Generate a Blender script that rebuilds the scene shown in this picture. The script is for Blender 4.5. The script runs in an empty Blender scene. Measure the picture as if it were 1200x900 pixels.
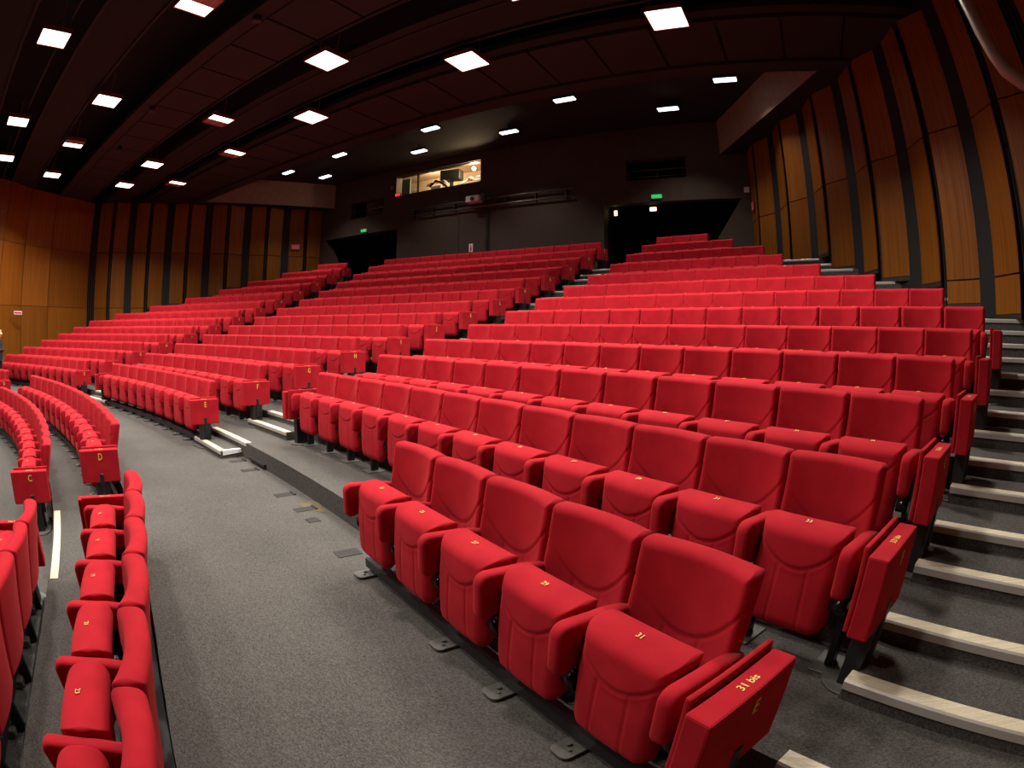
import bpy, bmesh, math, random
from mathutils import Vector, Matrix
random.seed(7)
C = bpy.context.scene.collection
PI = math.pi
sin, cos, sqrt = math.sin, math.cos, math.sqrt

# ------------------------------------------------------------------ helpers
def mesh_obj(name, bm_or_me, mats, parent=None, smooth=False, loc=None):
    if isinstance(bm_or_me, bmesh.types.BMesh):
        me = bpy.data.meshes.new(name); bm_or_me.to_mesh(me); bm_or_me.free()
    else:
        me = bm_or_me
    if not isinstance(mats, (list, tuple)): mats = [mats]
    if not me.materials:
        for m in mats: me.materials.append(m)
    if smooth:
        for p in me.polygons: p.use_smooth = True
    o = bpy.data.objects.new(name, me); C.objects.link(o)
    if parent is not None: o.parent = parent
    if loc is not None: o.location = loc
    return o

def tag(o, label=None, cat=None, group=None, kind=None):
    if label: o['label'] = label
    if cat: o['category'] = cat
    if group: o['group'] = group
    if kind: o['kind'] = kind
    return o

def empty(name, loc, rz=0.0):
    o = bpy.data.objects.new(name, None); C.objects.link(o)
    o.empty_display_size = 0.1
    o.location = loc; o.rotation_euler = (0, 0, rz)
    return o

def structure(name, bm, mats, smooth=False):
    return tag(mesh_obj(name, bm, mats, smooth=smooth), kind='structure')

def pol(r, ph, z=0.0):
    return Vector((r*sin(ph), r*cos(ph), z))

def quad(bm, pts, mi=0):
    f = bm.faces.new([bm.verts.new(p) for p in pts]); f.material_index = mi
    return f

def add_box(bm, c, s, rz=0.0, bevel=0.0, mi=0, M=None, seg=1):
    t = bmesh.new()
    bmesh.ops.create_cube(t, size=1.0)
    bmesh.ops.scale(t, vec=s, verts=t.verts)
    if bevel > 0:
        bmesh.ops.bevel(t, geom=list(t.edges), offset=bevel, segments=seg, affect='EDGES', profile=0.5)
    T = Matrix.Translation(c) @ Matrix.Rotation(rz, 4, 'Z')
    if M is not None: T = M @ T
    bmesh.ops.transform(t, matrix=T, verts=t.verts)
    merge(bm, t, mi)

def merge(bm, t, mi=0):
    mp = {}
    for v in t.verts: mp[v] = bm.verts.new(v.co)
    for f in t.faces:
        try:
            g = bm.faces.new([mp[v] for v in f.verts]); g.material_index = mi; g.smooth = f.smooth
        except ValueError: pass
    t.free()

def add_cyl(bm, a, b, r, n=12, mi=0, r2=None):
    a = Vector(a); b = Vector(b); d = (b-a).normalized()
    u = d.orthogonal().normalized(); w = d.cross(u)
    r2 = r if r2 is None else r2
    A = [bm.verts.new(a + (u*cos(2*PI*i/n) + w*sin(2*PI*i/n))*r) for i in range(n)]
    B = [bm.verts.new(b + (u*cos(2*PI*i/n) + w*sin(2*PI*i/n))*r2) for i in range(n)]
    for i in range(n):
        f = bm.faces.new((A[i], A[(i+1) % n], B[(i+1) % n], B[i])); f.material_index = mi; f.smooth = True
    bm.faces.new(list(reversed(A))).material_index = mi; bm.faces.new(B).material_index = mi

def add_tube(bm, pts, r, n=10, mi=0):
    pts = [Vector(p) for p in pts]; rings = []
    u = None
    for i, p in enumerate(pts):
        d = (pts[min(i+1, len(pts)-1)] - pts[max(i-1, 0)]).normalized()
        u = d.orthogonal().normalized() if u is None else (u - d*u.dot(d)).normalized()
        w = d.cross(u)
        rings.append([bm.verts.new(p + (u*cos(2*PI*k/n) + w*sin(2*PI*k/n))*r) for k in range(n)])
    for a, b in zip(rings, rings[1:]):
        for k in range(n):
            f = bm.faces.new((a[k], a[(k+1) % n], b[(k+1) % n], b[k])); f.smooth = True; f.material_index = mi
    bm.faces.new(list(reversed(rings[0]))).material_index = mi; bm.faces.new(rings[-1]).material_index = mi

def add_ball(bm, c, r, mi=0, sc=(1, 1, 1), u=12, v=8):
    t = bmesh.new(); bmesh.ops.create_uvsphere(t, u_segments=u, v_segments=v, radius=r)
    bmesh.ops.transform(t, matrix=Matrix.Translation(c) @ Matrix.Diagonal((*sc, 1)), verts=t.verts)
    for f in t.faces: f.smooth = True
    merge(bm, t, mi)

# ------------------------------------------------------------------ materials
def new_mat(name):
    m = bpy.data.materials.new(name); m.use_nodes = True
    nt = m.node_tree; b = nt.nodes['Principled BSDF']
    return m, nt, b

def N(nt, t, **kw):
    n = nt.nodes.new(t)
    for k, v in kw.items(): setattr(n, k, v)
    return n

def plain(name, col, rough=0.6, metal=0.0, spec=0.5, noise=0.0, nscale=8.0, bump=0.0, bscale=60.0):
    m, nt, b = new_mat(name)
    b.inputs['Base Color'].default_value = (*col, 1); b.inputs['Roughness'].default_value = rough
    b.inputs['Metallic'].default_value = metal; b.inputs['Specular IOR Level'].default_value = spec
    tc = N(nt, 'ShaderNodeTexCoord')
    if noise > 0:
        n = N(nt, 'ShaderNodeTexNoise'); n.inputs['Scale'].default_value = nscale; n.inputs['Detail'].default_value = 4
        r = N(nt, 'ShaderNodeValToRGB')
        r.color_ramp.elements[0].position = 0.3; r.color_ramp.elements[1].position = 0.7
        r.color_ramp.elements[0].color = (*[c*(1-noise) for c in col], 1); r.color_ramp.elements[1].color = (*[min(1, c*(1+noise)) for c in col], 1)
        nt.links.new(tc.outputs['Object'], n.inputs['Vector']); nt.links.new(n.outputs['Fac'], r.inputs[0]); nt.links.new(r.outputs[0], b.inputs['Base Color'])
    if bump > 0:
        n = N(nt, 'ShaderNodeTexNoise'); n.inputs['Scale'].default_value = bscale
        bp = N(nt, 'ShaderNodeBump'); bp.inputs['Strength'].default_value = bump; bp.inputs['Distance'].default_value = 0.002
        nt.links.new(tc.outputs['Object'], n.inputs['Vector']); nt.links.new(n.outputs['Fac'], bp.inputs['Height']); nt.links.new(bp.outputs[0], b.inputs['Normal'])
    return m

def emissive(name, col, strength):
    m, nt, b = new_mat(name)
    b.inputs['Base Color'].default_value = (*col, 1)
    b.inputs['Emission Color'].default_value = (*col, 1); b.inputs['Emission Strength'].default_value = strength
    return m

def fabric(name):
    m, nt, b = new_mat(name)
    tc = N(nt, 'ShaderNodeTexCoord')
    n1 = N(nt, 'ShaderNodeTexNoise'); n1.inputs['Scale'].default_value = 7; n1.inputs['Detail'].default_value = 3
    n2 = N(nt, 'ShaderNodeTexNoise'); n2.inputs['Scale'].default_value = 420; n2.inputs['Detail'].default_value = 2
    oi = N(nt, 'ShaderNodeObjectInfo')
    add = N(nt, 'ShaderNodeVectorMath'); add.operation = 'ADD'
    nt.links.new(tc.outputs['Object'], add.inputs[0]); nt.links.new(oi.outputs['Location'], add.inputs[1])
    nt.links.new(add.outputs[0], n1.inputs['Vector']); nt.links.new(tc.outputs['Object'], n2.inputs['Vector'])
    r = N(nt, 'ShaderNodeValToRGB')
    r.color_ramp.elements[0].position = 0.3; r.color_ramp.elements[1].position = 0.72
    r.color_ramp.elements[0].color = (0.335, 0.0075, 0.0155, 1); r.color_ramp.elements[1].color = (0.465, 0.0145, 0.0235, 1)
    mx = N(nt, 'ShaderNodeMath'); mx.operation = 'MULTIPLY_ADD'; mx.inputs[1].default_value = 0.35; 
    nt.links.new(n2.outputs['Fac'], mx.inputs[0])
    sc = N(nt, 'ShaderNodeMath'); sc.operation = 'MULTIPLY'; sc.inputs[1].default_value = 0.65
    nt.links.new(n1.outputs['Fac'], sc.inputs[0]); nt.links.new(sc.outputs[0], mx.inputs[2])
    nt.links.new(mx.outputs[0], r.inputs[0]); nt.links.new(r.outputs[0], b.inputs['Base Color'])
    bp = N(nt, 'ShaderNodeBump'); bp.inputs['Strength'].default_value = 0.25; bp.inputs['Distance'].default_value = 0.0015
    nt.links.new(n2.outputs['Fac'], bp.inputs['Height']); nt.links.new(bp.outputs[0], b.inputs['Normal'])
    b.inputs['Roughness'].default_value = 0.9; b.inputs['Specular IOR Level'].default_value = 0.12
    b.inputs['Sheen Weight'].default_value = 0.16; b.inputs['Sheen Roughness'].default_value = 0.4
    b.inputs['Sheen Tint'].default_value = (1.0, 0.22, 0.2, 1)
    return m

def carpet(name, c0, c1):
    m, nt, b = new_mat(name)
    tc = N(nt, 'ShaderNodeTexCoord')
    v = N(nt, 'ShaderNodeTexVoronoi'); v.inputs['Scale'].default_value = 120
    mp = N(nt, 'ShaderNodeMapping'); mp.inputs['Scale'].default_value = (1.0, 2.2, 1.0); mp.inputs['Rotation'].default_value = (0, 0, 0.5)
    n2 = N(nt, 'ShaderNodeTexNoise'); n2.inputs['Scale'].default_value = 1.1; n2.inputs['Detail'].default_value = 5
    nt.links.new(tc.outputs['Object'], mp.inputs[0]); nt.links.new(mp.outputs[0], v.inputs['Vector']); nt.links.new(tc.outputs['Object'], n2.inputs['Vector'])
    sep = N(nt, 'ShaderNodeSeparateColor'); nt.links.new(v.outputs['Color'], sep.inputs[0])
    a = N(nt, 'ShaderNodeMath'); a.operation = 'MULTIPLY'; a.inputs[1].default_value = 0.62; nt.links.new(sep.outputs[0], a.inputs[0])
    s = N(nt, 'ShaderNodeMath'); s.operation = 'MULTIPLY_ADD'; s.inputs[1].default_value = 0.42; nt.links.new(n2.outputs['Fac'], s.inputs[0]); nt.links.new(a.outputs[0], s.inputs[2])
    r = N(nt, 'ShaderNodeValToRGB'); r.color_ramp.elements[0].position = 0.1; r.color_ramp.elements[1].position = 0.95
    r.color_ramp.elements[0].color = (*c0, 1); r.color_ramp.elements[1].color = (*c1, 1)
    nt.links.new(s.outputs[0], r.inputs[0]); nt.links.new(r.outputs[0], b.inputs['Base Color'])
    bp = N(nt, 'ShaderNodeBump'); bp.inputs['Strength'].default_value = 0.35; bp.inputs['Distance'].default_value = 0.004
    nt.links.new(v.outputs['Distance'], bp.inputs['Height']); nt.links.new(bp.outputs[0], b.inputs['Normal'])
    b.inputs['Roughness'].default_value = 0.95; b.inputs['Specular IOR Level'].default_value = 0.1
    return m

def wood(name, dark, light, rough=0.42, sx=30.0, axis='Z'):
    m, nt, b = new_mat(name)
    tc = N(nt, 'ShaderNodeTexCoord'); g = N(nt, 'ShaderNodeNewGeometry')
    mp = N(nt, 'ShaderNodeMapping'); mp.inputs['Scale'].default_value = (sx, sx, 0.35) if axis == 'Z' else (0.4, sx, sx)
    off = N(nt, 'ShaderNodeVectorMath'); off.operation = 'SCALE'; off.inputs[3].default_value = 37.0
    comb = N(nt, 'ShaderNodeCombineXYZ'); nt.links.new(g.outputs['Random Per Island'], comb.inputs[0]); nt.links.new(g.outputs['Random Per Island'], comb.inputs[2])
    nt.links.new(comb.outputs[0], off.inputs[0])
    ad = N(nt, 'ShaderNodeVectorMath'); ad.operation = 'ADD'
    nt.links.new(tc.outputs['Object'], ad.inputs[0]); nt.links.new(off.outputs[0], ad.inputs[1]); nt.links.new(ad.outputs[0], mp.inputs[0])
    n = N(nt, 'ShaderNodeTexNoise'); n.inputs['Scale'].default_value = 1.0; n.inputs['Detail'].default_value = 6; n.inputs['Roughness'].default_value = 0.6
    nt.links.new(mp.outputs[0], n.inputs['Vector'])
    r = N(nt, 'ShaderNodeValToRGB'); r.color_ramp.elements[0].position = 0.32; r.color_ramp.elements[1].position = 0.7
    r.color_ramp.elements[0].color = (*dark, 1); r.color_ramp.elements[1].color = (*light, 1)
    nt.links.new(n.outputs['Fac'], r.inputs[0])
    hv = N(nt, 'ShaderNodeHueSaturation'); ra = N(nt, 'ShaderNodeMapRange'); ra.inputs[3].default_value = 0.85; ra.inputs[4].default_value = 1.12
    nt.links.new(g.outputs['Random Per Island'], ra.inputs[0]); nt.links.new(ra.outputs[0], hv.inputs['Value']); nt.links.new(r.outputs[0], hv.inputs['Color'])
    nt.links.new(hv.outputs[0], b.inputs['Base Color'])
    b.inputs['Roughness'].default_value = rough; b.inputs['Specular IOR Level'].default_value = 0.22
    return m

RED = fabric('red_velour')
BLACK = plain('black_painted_steel', (0.012, 0.012, 0.013), 0.45, 0.0, 0.5)
SHINY = plain('polished_black_hinge', (0.02, 0.02, 0.02), 0.15, 0.6)
PLATE = plain('grey_black_foot_plate', (0.115, 0.108, 0.095), 0.5, 0.2, noise=0.2, nscale=30)
GOLD = plain('gold_print', (0.80, 0.50, 0.12), 0.5)
CARPET = carpet('grey_loop_carpet', (0.036, 0.033, 0.0305), (0.132, 0.119, 0.108))
NOSE = wood('pale_ribbed_nosing', (0.50, 0.42, 0.29), (0.68, 0.60, 0.45), 0.4, 60.0, 'X')
NOSEF = plain('satin_aluminium_edge', (0.50, 0.46, 0.42), 0.4, 0.3)
WOOD = wood('orange_wood_veneer', (0.165, 0.048, 0.0032), (0.290, 0.093, 0.0065), 0.5)
BRNWALL = plain('dark_brown_paint', (0.049, 0.029, 0.018), 0.75, noise=0.12, nscale=3, bump=0.15, bscale=40)
FASCIA = plain('brown_bulkhead_paint', (0.27, 0.18, 0.13), 0.6, noise=0.12, nscale=6)
BLACKWALL = plain('black_paint', (0.006, 0.005, 0.005), 0.8)
CEIL = plain('dark_red_brown_ceiling', (0.0175, 0.0115, 0.0105), 0.8, noise=0.1, nscale=4)
CEILDARK = plain('near_black_ceiling', (0.0085, 0.0068, 0.006), 0.85)
LAMPCASE = plain('lamp_housing_brown_metal', (0.30, 0.10, 0.06), 0.35, 0.5)
TRIM = plain('dark_bronze_trim', (0.030, 0.020, 0.015), 0.5)
WHITE = plain('white_plastic', (0.75, 0.74, 0.72), 0.5)
TAPE = plain('white_tape', (0.82, 0.82, 0.80), 0.5)
GREYMET = plain('grey_metal_tube', (0.20, 0.18, 0.165), 0.35, 0.7)
DIFF_ON = emissive('lit_diffuser', (1.0, 0.97, 0.92), 2.6)
DIFF_OFF = plain('unlit_diffuser', (0.36, 0.16, 0.11), 0.4)
STRIP_ON = emissive('lit_strip_diffuser', (0.95, 0.95, 1.0), 2.4)
EXITG = emissive('green_exit_face', (0.0, 0.42, 0.10), 0.9)
SIGNW = plain('sign_white', (0.8, 0.78, 0.74), 0.5)
SIGNR = plain('sign_red', (0.65, 0.03, 0.02), 0.5)

# ------------------------------------------------------------------ camera (fisheye lens)
cam = bpy.data.cameras.new('camera'); co = bpy.data.objects.new('camera', cam); C.objects.link(co)
cam.type = 'PANO'; cam.panorama_type = 'FISHEYE_EQUISOLID'
cam.sensor_width = 36.0; cam.fisheye_lens = 622.951/1200*36.0; cam.fisheye_fov = PI
cam.shift_x = 30.7506/1200; cam.shift_y = -42.2173/900
cam.clip_start = 0.05; cam.clip_end = 200
CAMPOS = Vector((9.64525, 16.69106, 1.69956))
yaw, pit, rol = 2.126104, -0.027686, 0.014551
fw = Vector((cos(pit)*cos(yaw), cos(pit)*sin(yaw), sin(pit)))
rt = Vector((sin(yaw), -cos(yaw), 0)); up = rt.cross(fw)
R_ = rt*cos(rol) + up*sin(rol); U_ = -rt*sin(rol) + up*cos(rol)
co.matrix_world = Matrix(((R_.x, U_.x, -fw.x, CAMPOS.x), (R_.y, U_.y, -fw.y, CAMPOS.y), (R_.z, U_.z, -fw.z, CAMPOS.z), (0, 0, 0, 1)))
bpy.context.scene.camera = co

# ------------------------------------------------------------------ theatre plan: concentric rows about the stage centre
ROWS = 'EFGHIJKLMNOPQ'
ZT = [0.95, 1.1671, 1.3872, 1.6036, 1.8413, 2.094, 2.3761, 2.6807, 3.0056, 3.3613, 3.7208, 4.0899, 4.4575]
RR = [20.7521, 21.6732, 22.5798, 23.4819, 24.3984, 25.3223, 26.2685, 27.2129, 28.1512, 29.0692, 29.9704, 30.8621, 31.7469]
FZ = [z-0.95 for z in ZT]
EDGE = [r-0.92 for r in RR]
dR = [0, -0.0292, -0.1157, -0.0469, -0.0633, -0.035, 0.0313, 0.0358, 0.0436, 0.0019, 0.0487, 0.053, 0.019]
sR = [0.0014, -0.0029, 0.0112, 0.0011, -0.0148, 0.0124, -0.0114, -0.0105, -0.0122, -0.0037, -0.01, -0.0085, -0.0035]
dC = [0.0879, 0.0275, -0.0118, -0.0388, -0.0031, -0.0542, 0.0015, -0.0136, 0.0, 0.0, 0.0311, 0.0313, -0.0429]
sC = [-0.006, 0.0084, -0.0133, 0.0113, 0.0016, 0.0166, 0.001, 0.0203, 0.0, -0.012, 0.0094, -0.0053, 0.007]
nR = [11, 12, 12, 13, 14, 14, 14, 12, 10, 8, 7, 5, 3]
nC = [10, 10, 11, 11, 12, 12, 13, 13, 14, 15, 15, 16, 16]
aL = [1.885, 1.889, 1.887, 1.885, 1.887, 1.886, 1.859, 1.813, 1.768, 1.729, 1.701, 1.663, 1.624]
nL = [11, 12, 12, 13, 14, 14, 14, 12, 10, 8, 7, 5, 3]
A0 = 1.3908
# rows: list of dict(row, block, r, fz, ph0 (end on the left of the photo), n, s)
LINES = []
for i, L in enumerate(ROWS):
    r = RR[i]
    phC = -0.13077 - dC[i]/r
    LINES.append(dict(row=L, block='centre', r=r, fz=FZ[i], ph0=phC, n=nC[i], s=0.53+sC[i]))
    if L == 'E':
        LINES.append(dict(row=L, block='right', r=r, fz=0.0, ph0=0.35747, n=5, s=0.5314))
    else:
        LINES.append(dict(row=L, block='right', r=r, fz=FZ[i], ph0=0.19864 - dR[i]/r, n=nR[i], s=0.53+sR[i]))
    pr = -0.13077 - 1.78/r; pl = A0-aL[i]
    LINES.append(dict(row=L, block='left', r=r, fz=FZ[i], ph0=pl, n=nL[i], s=(pr-pl)*r/nL[i]))
ZD, ZC = -0.27, -0.49
LINES.append(dict(row='D', block='right', r=18.875, fz=ZD, ph0=0.3123, n=8, s=0.53))
LINES.append(dict(row='D', block='centre', r=18.875, fz=ZD, ph0=-0.2045, n=14, s=0.5434))
LINES.append(dict(row='D', block='left', r=18.875, fz=ZD, ph0=-0.3123-4*0.53/18.875, n=4, s=0.53))
LINES.append(dict(row='C', block='right', r=17.95, fz=ZC, ph0=0.3060, n=5, s=0.53))
LINES.append(dict(row='C', block='centre', r=17.95, fz=ZC, ph0=-0.2045, n=13, s=0.5455))
for l in LINES: l['ph1'] = l['ph0'] + l['n']*l['s']/l['r']

def get(row, block):
    return next(l for l in LINES if l['row'] == row and l['block'] == block)

# side wall inner line (right; the left is its mirror): fan-folded part, then the splay towards the stage
WP0 = Vector((8.98, 32.3)); WSTEP = Vector((0.853, -1.61)); NW = 6
WC = WP0 + WSTEP*NW                      # corner
def wall_phi(r):
    # polar angle at which the circle r meets the right side wall
    best = None
    for a, b in ((WP0, WC), (WC, Vector((11.8, 18.05))), (Vector((11.8, 18.05)), Vector((8.2, 11.5)))):
        for k in range(201):
            p = a.lerp(b, k/200)
            e = abs(p.length - r)
            if best is None or e < best[0]: best = (e, math.atan2(p.x, p.y))
    return best[1]

# ------------------------------------------------------------------ floors
def sector(bm, r0, r1, p0, p1, z, zb, n=48, mi=0):
    """annular slab: top at z, front riser down to zb"""
    A = [bm.verts.new(pol(r0, p0+(p1-p0)*k/n, z)) for k in range(n+1)]
    B = [bm.verts.new(pol(r1, p0+(p1-p0)*k/n, z)) for k in range(n+1)]
    D = [bm.verts.new(pol(r0, p0+(p1-p0)*k/n, zb)) for k in range(n+1)]
    E_ = [bm.verts.new(pol(r1, p0+(p1-p0)*k/n, zb)) for k in range(n+1)]
    for k in range(n):
        for f in ((A[k], A[k+1], B[k+1], B[k]), (D[k+1], A[k+1], A[k], D[k])[::-1], (B[k], B[k+1], E_[k+1], E_[k])[::-1], (D[k], D[k+1], E_[k+1], E_[k])[::-1]):
            bm.faces.new(f).material_index = mi
    for k in (0, n):
        bm.faces.new((A[k], B[k], E_[k], D[k])).material_index = mi
    bmesh.ops.recalc_face_normals(bm, faces=bm.faces)

bm = bmesh.new(); sector(bm, 18.865, 20.76, -0.76, 0.76, 0.0, -0.6); structure('floor', bm, CARPET)
bm = bmesh.new(); sector(bm, 17.93, 18.88, -0.76, 0.76, ZD, -0.8); structure('floor_tier', bm, CARPET)
bm = bmesh.new(); sector(bm, 17.02, 17.95, -0.76, 0.76, ZC, -1.0); structure('floor_tier', bm, CARPET)
bm = bmesh.new(); sector(bm, 11.0, 17.04, -0.76, 0.76, ZC-0.22, -1.2); structure('floor_tier', bm, CARPET)
for i in range(1, 13):
    r1 = EDGE[i+1]+0.01 if i < 12 else 36.5
    lim = min(0.76, wall_phi(EDGE[i])+0.06) if i < 12 else 0.36
    bm = bmesh.new(); sector(bm, EDGE[i], r1, -lim, lim, FZ[i], FZ[i]-0.5)
    structure('floor_tier', bm, CARPET)

# ------------------------------------------------------------------ step nosings and half-steps
def nosing_bm(r, p0, p1, z, n=16, depth=0.075, h=0.045):
    bm = bmesh.new()
    prof = [(-0.012, -h), (-0.012, -0.006), (-0.004, 0.004), (0.012, 0.006), (0.016, 0.003), (0.026, 0.006), (0.034, 0.003), (0.044, 0.006), (0.052, 0.003), (depth, 0.006), (depth, -0.002), (0.0, -0.002), (0.0, -h)]
    rings = [[bm.verts.new(pol(r+a, p0+(p1-p0)*k/n, z+b)) for a, b in prof] for k in range(n+1)]
    m = len(prof)
    for k in range(n):
        for j in range(m):
            bm.faces.new((rings[k][j], rings[k][(j+1) % m], rings[k+1][(j+1) % m], rings[k+1][j])).material_index = 1 if j in (0, 1) else 0
    bm.faces.new(rings[0]); bm.faces.new(list(reversed(rings[-1])))
    bmesh.ops.recalc_face_normals(bm, faces=bm.faces)
    return bm

def nosing(r, p0, p1, z, label, group):
    o = mesh_obj('stair_nosing', nosing_bm(r, p0, p1, z), [NOSE, NOSEF])
    return tag(o, label, 'stair nosing', group)

def half_step(r, r1, p0, p1, z, zb, label, group, tape=False, inset=0.0):
    o = empty('half_step', pol(r, (p0+p1)/2, zb), 0)
    bm = bmesh.new(); sector(bm, r, r1, p0, p1, z, zb+0.001, n=10)
    b = mesh_obj('carpeted_box', bm, CARPET, o)
    n_ = mesh_obj('nosing', nosing_bm(r, p0, p1, z), [NOSE, NOSEF], o)
    kids = [b, n_]
    if tape:
        bm = bmesh.new()
        u = pol(1, p1); t = Vector((cos(p1), -sin(p1), 0))
        pts = [(r+0.03, 0.004), (r1-0.02, 0.004), (r1-0.02, -0.045), (r+0.03, -0.062)]
        V = [bm.verts.new(u*a + t*0.004 + Vector((0, 0, z+b_))) for a, b_ in pts]
        V2 = [bm.verts.new(u*a + t*0.008 + Vector((0, 0, z+b_))) for a, b_ in pts]
        W = [bm.verts.new(u*a - t*0.05 + Vector((0, 0, z+0.005))) for a, b_ in pts[:2]]
        bm.faces.new(V2); bm.faces.new((V2[0], V2[1], W[1], W[0])); bm.faces.new(V)
        kids.append(mesh_obj('edge_tape', bm, TAPE, o)); kids[-1]['label'] = 'strip of white tape'
    for k in kids: k.matrix_parent_inverse = Matrix.Translation(-pol(r, (p0+p1)/2, zb))
    return tag(o, label, 'step', group)

for side, nm in ((1, 'right'), (-1, 'left')):
    for i in range(1, 13):
        L = ROWS[i]; r = EDGE[i]
        lc = get(L, 'centre')
        if side == 1:
            p0, p1 = lc['ph1'] - 0.0, lc['ph1'] + 1.32/r
            if L == 'F': p0, p1 = 0.1105, 0.1752
        else:
            p1, p0 = lc['ph0'], lc['ph0'] - 1.32/r
        nosing(r, p0, p1, FZ[i], f'pale step nosing at row {L} in the aisle on the {nm} of the centre block', 'aisle step nosings')
        hz = (FZ[i]+FZ[i-1])/2
        if L == 'F' and side == 1:
            half_step(20.42, r+0.002, 0.112, 0.167, hz, 0.0, 'carpeted box step with white taped edge beside the E jump seat', 'aisle half-steps', True)
        elif L == 'G' and side == 1:
            half_step(r-0.33, r+0.002, 0.118, 0.180, hz, FZ[i-1], 'carpeted box step in the aisle beside the jump seat marked F', 'aisle half-steps')
        else:
            half_step(r-0.36, r+0.002, p0, p1, hz, FZ[i-1], f'carpeted half-step below row {L} in the aisle {nm} of the centre block', 'aisle half-steps')
# wall-side stairs (the right flight is in view)
for i in range(1, 13):
    L = ROWS[i]; r = EDGE[i]
    lr = get(L, 'right')
    p0 = 0.500 if i < 7 else lr['ph1'] + 0.30/r
    p1 = wall_phi(r) - 0.004
    nosing(r, p0, p1, FZ[i], f'pale stair nosing level with row {L} on the stairs along the wood wall', 'wall stair nosings')
    rh = r-0.41
    ph = wall_phi(rh) - 0.004
    half_step(rh, r+0.002, p0 if i < 7 else lr['ph1']+0.30/r, ph, (FZ[i]+FZ[i-1])/2, FZ[i-1],
              f'carpeted half-step just below row {L} on the stairs along the wood wall', 'wall stair half-steps')
# nosing at the foot of the front aisle
nosing(17.95, 0.199, 0.300, ZD, 'pale floor nosing between the jump seats of rows C and D', 'aisle step nosings')

# ------------------------------------------------------------------ seat part meshes
def spaced(n, k=1.0):
    # parameter values -1..1 crowded at the ends
    return [sin((-0.5 + i/n)*PI)*k for i in range(n+1)]

def pillow(nu, nv, width, height, shape, rho, power=2.0):
    """closed cushion: width(v), height(v) outline; shape(u,v,x,z)->(ymid, half, front_offset); edges rounded over rho"""
    bm = bmesh.new()
    us = spaced(nu); vs = [(s+1)/2 for s in spaced(nv)]
    z0, z1 = height
    F = {}; Rr = {}
    for j, v in enumerate(vs):
        z = z0 + (z1-z0)*v
        hw = width(z)
        for i, u in enumerate(us):
            x = u*hw
            d = min((1-abs(u))*hw, (1-v)*(z1-z0), v*(z1-z0))
            t = max(0.0, min(1.0, d/rho)); s = (1-(1-t)**power)**(1/power)
            ym, half, off = shape(u, v, x, z)
            if i in (0, nu) or j in (0, nv):
                p = bm.verts.new((x, ym, z)); F[i, j] = p; Rr[i, j] = p
            else:
                F[i, j] = bm.verts.new((x, ym - half*s + off, z)); Rr[i, j] = bm.verts.new((x, ym + half*s, z))
    for j in range(nv):
        for i in range(nu):
            for G, flip in ((F, False), (Rr, True)):
                q = [G[i, j], G[i+1, j], G[i+1, j+1], G[i, j+1]]
                if flip: q.reverse()
                f = bm.faces.new(q); f.smooth = True
    bmesh.ops.recalc_face_normals(bm, faces=bm.faces)
    return bm

def round_outline(z, z0, z1, hw, rt_, rb):
    if z > z1-rt_:
        k = (z-(z1-rt_))/rt_; return hw - rt_ + rt_*sqrt(max(0, 1-k*k))
    if z < z0+rb:
        k = ((z0+rb)-z)/rb; return hw - rb + rb*sqrt(max(0, 1-k*k))
    return hw

def groove(d, w=0.0055, depth=0.006):
    return depth*math.exp(-(d/w)**2)

def backrest_bm(nu, nv, seams=True):
    def width(z):
        return round_outline(z, 0.36, 0.952, 0.2645, 0.030, 0.05)
    def shape(u, v, x, z):
        bow = 0.052*(1-u*u)
        low = max(0, 0.95-z)
        ymf = -0.074 + bow*(1.0 + 0.55*min(1, low/0.35)) - low*0.17 - 0.05*max(0, (0.62-z))
        ymr = 0.058 + 0.026*(1-u*u) - low*0.19 - 0.03*max(0, 0.8-z)
        half = max(0.03, (ymr-ymf)/2); off = 0
        if seams:
            zu = 0.615 + 0.185*(abs(x)/0.25)**2.0
            slope = 2*0.185*abs(x)/0.0625
            d = abs(z-zu)/sqrt(1+slope*slope)
            off += groove(d, 0.0075, 0.008)
            if z < zu: off += 0.004*min(1, (zu-z)/0.03)
            if z < zu-0.012: off += groove(abs(abs(x)-(0.085+0.05*(0.6-z))), 0.006, 0.005)
        return (ymf+ymr)/2, half, off
    return pillow(nu, nv, width, (0.36, 0.952), shape, 0.040, 2.0)

def cushion_bm(nu, nv, seams=True):
    def width(z):
        base = round_outline(z, 0.205, 0.712, 0.226, 0.022, 0.085)
        return base - 0.018*max(0, (0.5-z)/0.32)
    def shape(u, v, x, z):
        k = (z-0.205)/(0.507)
        yf = -0.366 - 0.014*sin(k*PI) - 0.008*(1-u*u) - 0.022*(1-k)
        yr = -0.150 - 0.150*(1-k)**0.9 
        half = (yr-yf)/2; off = 0
        if seams:
            zu = 0.522 + 0.125*(abs(x)/0.215)**2.0
            slope = 2*0.125*abs(x)/0.046
            d = abs(z-zu)/sqrt(1+slope*slope)
            off += groove(d, 0.0075, 0.009)
            if z < zu: off += 0.005*min(1, (zu-z)/0.03)
            if z < zu-0.012: off += groove(abs(abs(x)-(0.078+0.03*(0.5-z))), 0.006, 0.005)
        return (yf+yr)/2, half, off
    return pillow(nu, nv, width, (0.205, 0.712), shape, 0.068, 2.0)

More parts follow.
